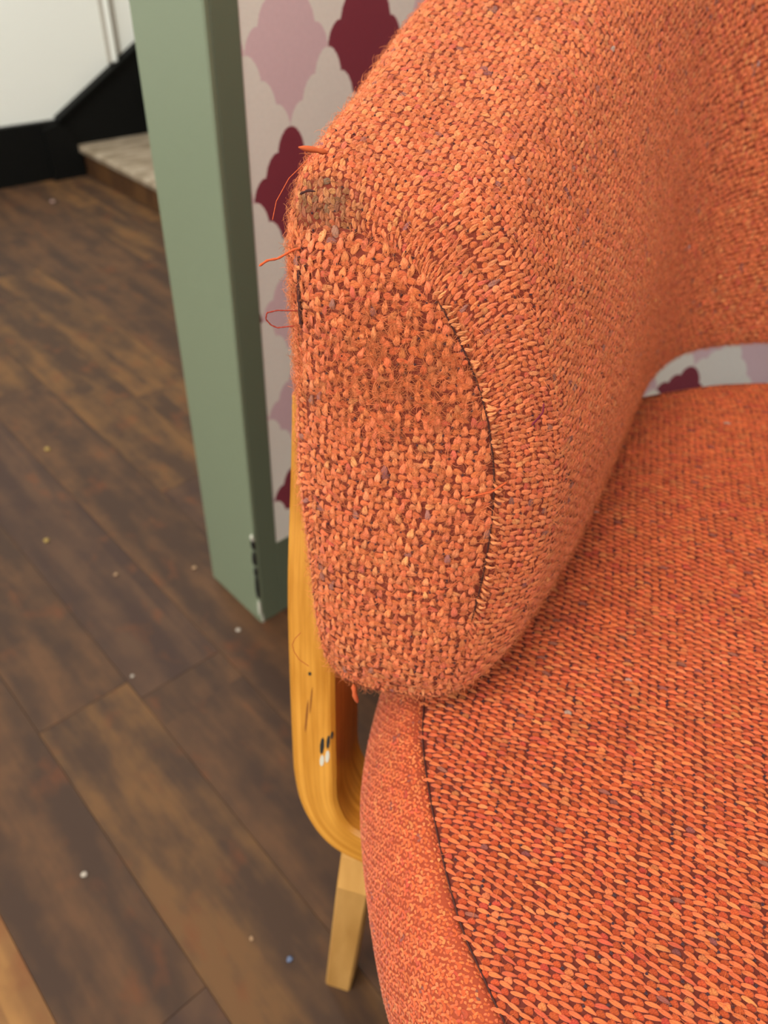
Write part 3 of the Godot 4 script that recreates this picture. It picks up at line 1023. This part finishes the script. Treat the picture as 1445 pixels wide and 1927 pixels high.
func bent_frame() -> void:
	# one continuous band of bent plywood: up the left arm, under the seat, up the right arm. Path of the band's middle in lat and h.
	var half := [[-0.3780, 0.566], [-0.3755, 0.52], [-0.3725, 0.45], [-0.3670, 0.39], [-0.3610, 0.335], [-0.3570, 0.303], [-0.3525, 0.284], [-0.3440, 0.269], [-0.3335, 0.2595], [-0.3200, 0.2545], [-0.305, 0.2525], [-0.28, 0.250], [-0.15, 0.249]]
	var pts := []
	for q in half: pts.append(Vector2(q[0], q[1]))
	pts.append(Vector2(0, 0.249))
	for k in range(half.size() - 1, -1, -1): pts.append(Vector2(-half[k][0], half[k][1]))
	var path := []
	for k in pts.size() - 1:
		for s in 5:
			path.append(catmull(pts[maxi(k - 1, 0)], pts[k], pts[k + 1], pts[mini(k + 2, pts.size() - 1)], s / 5.0))
	path.append(pts[pts.size() - 1])
	var run := 0.0
	var r := 0.0025
	# cross-section: t across the thickness (+ is the side towards the seat), d from front to back
	var rings := []
	var runs := []
	for k in path.size():
		var p: Vector2 = path[k]
		var d: Vector2 = (path[mini(k + 1, path.size() - 1)] - path[maxi(k - 1, 0)]).normalized()
		var n := Vector2(-d.y, d.x) # left of travel: travelling down the left arm this is towards the seat
		if k > 0: run += p.distance_to(path[k - 1])
		runs.append(run)
		var w := lerpf(0.0125, 0.0160, clampf((p.y - 0.25) / 0.06, 0.0, 1.0))
		var ring := PackedVector3Array()
		for q in [[-w, 0.0 + r], [-w + r, 0.0], [w - r, 0.0], [w, r], [w, 0.055 - r], [w - r, 0.055], [-w + r, 0.055], [-w, 0.055 - r]]:
			var v: Vector2 = p + n * float(q[0])
			ring.append(L(v.x, v.y, -0.03 + 0.3 * (v.y - 0.237) + q[1]))
		rings.append(ring)
	var ply := SurfaceTool.new()
	var face := SurfaceTool.new()
	ply.begin(Mesh.PRIMITIVE_TRIANGLES)
	face.begin(Mesh.PRIMITIVE_TRIANGLES)
	for k in rings.size() - 1:
		for e in 8:
			var st := ply if e in [0, 1, 2, 4, 5, 6] else face
			var u0 := [0.0, 0.06, 0.94, 1.0, 0.0, 0.06, 0.94, 1.0][e] as float
			var u1 := [0.06, 0.94, 1.0, 1.0, 0.06, 0.94, 1.0, 1.0][e] as float
			if e in [3, 7]:
				u0 = 0.0
				u1 = 0.8
			var a: Vector3 = rings[k][e]
			var b: Vector3 = rings[k][(e + 1) % 8]
			var c: Vector3 = rings[k + 1][(e + 1) % 8]
			var d: Vector3 = rings[k + 1][e]
			var v0: float = runs[k] * 1.6
			var v1: float = runs[k + 1] * 1.6
			st.set_smooth_group(e)
			for t in [[a, u0, v0], [b, u1, v0], [c, u1, v1], [a, u0, v0], [c, u1, v1], [d, u0, v1]]:
				st.set_uv(Vector2(t[1], t[2]))
				st.add_vertex(t[0])
	for cap in [0, rings.size() - 1]:
		ply.set_smooth_group(20 + cap)
		for e in range(1, 7):
			var tri := [rings[cap][0], rings[cap][e], rings[cap][e + 1]]
			if cap == 0: tri.reverse()
			for v in tri:
				ply.set_uv(Vector2(0.5, 0.5))
				ply.add_vertex(v)
	ply.generate_normals()
	face.generate_normals()
	var f := obj("frame", face.commit(), M.face_wood, chair)
	f.set_meta("label", "honey coloured bent plywood frame under the arm")
	var pe := obj("plywood_edge", ply.commit(), M.ply_wood, f)
	pe.set_meta("label", "layered front edge of the bent plywood")
	for g in [[-0.3540, 0.3345, 0.0016, 0.0075, 0], [-0.3500, 0.3390, 0.0013, 0.006, 0], [-0.3480, 0.3450, 0.0009, 0.003, 0], [-0.3530, 0.3225, 0.0016, 0.0050, 1], [-0.3495, 0.3270, 0.0015, 0.0055, 1], [-0.3670, 0.3550, 0.0007, 0.014, 2], [-0.3650, 0.3680, 0.0005, 0.011, 2], [-0.3675, 0.3885, 0.0012, 0.0014, 0]]:
		var poly := PackedVector2Array()
		for k in 8: poly.append(Vector2(cos(TAU * k / 8) * g[2], sin(TAU * k / 8) * g[3]))
		var o := obj("gouge", prism(poly, -0.001, 0.0003), [M.dirt, M.primer, M.scratch][g[4]], f)
		o.transform = Transform3D(Basis(Vector3.RIGHT, -0.2915), L(g[0], g[1], -0.03 + 0.3 * (g[1] - 0.237)))
	# legs: straight below, kinked back under the frame at the top
	for s in [[-1, 0], [1, 0], [-1, 1], [1, 1]]:
		var sx: float = s[0]
		var prof := [] # centre lat, half width, h, front ax, back ax
		if s[1] == 0: prof = [[0.332, 0.0120, 0.0, -0.035, -0.009], [0.3195, 0.0125, 0.212, -0.037, -0.011], [0.3195, 0.0125, 0.240, -0.027, 0.0], [0.3195, 0.0125, 0.252, -0.020, 0.008]]
		else: prof = [[0.23, 0.0120, 0.0, 0.40, 0.426], [0.22, 0.0125, 0.212, 0.372, 0.398], [0.22, 0.0125, 0.240, 0.360, 0.386], [0.22, 0.0125, 0.282, 0.34, 0.37]]
		var st := SurfaceTool.new()
		st.begin(Mesh.PRIMITIVE_TRIANGLES)
		var rg := []
		var ch := 0.0018
		for q in prof:
			var x0: float = q[0] - q[1]
			var x1: float = q[0] + q[1]
			var ring := []
			for v in [[x0, q[3] + ch], [x0 + ch, q[3]], [x1 - ch, q[3]], [x1, q[3] + ch], [x1, q[4] - ch], [x1 - ch, q[4]], [x0 + ch, q[4]], [x0, q[4] - ch]]: ring.append(L(v[0] * sx, q[2], v[1]))
			rg.append(ring)
		for k in rg.size() - 1:
			for e in 8:
				st.set_smooth_group(-1)
				var quad := [[rg[k][e], Vector2(e / 8.0, prof[k][2] * 3)], [rg[k][(e + 1) % 8], Vector2((e + 1) / 8.0, prof[k][2] * 3)], [rg[k + 1][(e + 1) % 8], Vector2((e + 1) / 8.0, prof[k + 1][2] * 3)], [rg[k + 1][e], Vector2(e / 8.0, prof[k + 1][2] * 3)]]
				for t in ([0, 2, 1, 0, 3, 2] if sx > 0 else [0, 1, 2, 0, 2, 3]):
					st.set_uv(quad[t][1])
					st.add_vertex(quad[t][0])
		for cap in [0, rg.size() - 1]:
			for e in range(1, 7):
				var tri := [rg[cap][0], rg[cap][e], rg[cap][e + 1]]
				if (cap == 0) != (sx > 0): tri.reverse()
				for v in tri:
					st.set_uv(Vector2(0.5, 0.5))
					st.add_vertex(v)
		st.generate_normals()
		obj("leg", st.commit(), M.leg_wood, chair)
	obj("seat_base", bevel_box(Vector3(-0.24, 0.262, -0.40), Vector3(0.24, 0.284, 0.15), 0.004), M.face_wood, chair)


func _chair() -> void:
	tone_noise = noise(5, 1.0, 3)
	chair = base("armchair", Transform3D(Basis(Vector3.UP, deg_to_rad(CHAIR_TURN)), CHAIR_AT))
	tag(chair, "worn orange woven armchair with curved back and honey coloured bent plywood frame", "armchair")
	var g := shell_grid()
	var sh := obj("backrest", grid_mesh(g, false, true, false), M.felt2, chair)
	sh.set_meta("label", "wrap-round orange backrest running into the arms")
	buf_yarn = PackedFloat32Array()
	buf_hair = PackedFloat32Array()
	weave_grid(g, true, 40, 12, 0.0038, 0.0040, true, 0.00125, 0.62, 4.2, -1.0)
	multi("weave", yarn_mesh(), M.yarn, buf_yarn, sh, "coarse orange plain weave")
	multi("fuzz", hair_mesh(0.7), M.fuzz, buf_hair, sh, "loose wool fibres")
	arm_panel(1.0)
	arm_panel(-1.0)
	seat()
	bent_frame()
	# loose threads of the frayed end panel
	var loose := [
		["loose_thread", [L(-0.372, 0.6645, 0.045), L(-0.378, 0.6632, 0.042), L(-0.3850, 0.6590, 0.039), L(-0.3895, 0.6582, 0.037), L(-0.3935, 0.6552, 0.036)], 0.0006, "thread_orange"],
		["loose_thread", [L(-0.374, 0.637, 0.034), L(-0.3828, 0.6376, 0.030), L(-0.3873, 0.6365, 0.028), L(-0.3881, 0.6330, 0.028), L(-0.3861, 0.6300, 0.029), L(-0.3833, 0.6285, 0.030), L(-0.375, 0.630, 0.032)], 0.00035, "thread_red"],
		["thread_knot", [L(-0.3660, 0.7030, 0.0565), L(-0.3730, 0.7042, 0.0545), L(-0.3785, 0.7046, 0.0532)], 0.0013, "thread_pill"],
		["split_seam", [L(-0.3715, 0.630, 0.0315), L(-0.3735, 0.642, 0.0350), L(-0.3750, 0.655, 0.0395)], 0.0010, "thread_dark"],
		["torn_hole", [L(-0.3765, 0.6865, 0.0475), L(-0.3725, 0.6885, 0.0480), L(-0.3690, 0.6885, 0.0480)], 0.0006, "thread_dark"],
		["loose_thread", [L(-0.374, 0.700, 0.052), L(-0.381, 0.693, 0.047), L(-0.3855, 0.684, 0.042), L(-0.3870, 0.676, 0.040)], 0.0002, "thread_orange"],
		["loose_thread", [L(-0.262, 0.575, 0.016), L(-0.268, 0.572, 0.010), L(-0.281, 0.566, 0.008)], 0.0005, "thread_orange"],
		["loose_thread", [L(-0.325, 0.446, -0.026), L(-0.323, 0.440, -0.029), L(-0.3212, 0.434, -0.029)], 0.0014, "thread_pill"],
		["loose_thread", [L(-0.357, 0.474, -0.022), L(-0.3605, 0.468, -0.022), L(-0.3625, 0.462, -0.022), L(-0.3615, 0.457, -0.0225), L(-0.358, 0.452, -0.0235), L(-0.352, 0.449, -0.024)], 0.00016, "thread_red"],
		["loose_thread", [L(-0.2560, 0.600, 0.030), L(-0.2520, 0.607, 0.032), L(-0.2525, 0.611, 0.034)], 0.0005, "thread_purple"]]
	for t in loose:
		obj(t[0], tube(PackedVector3Array(t[1]), t[2]), M[t[3]], chair)
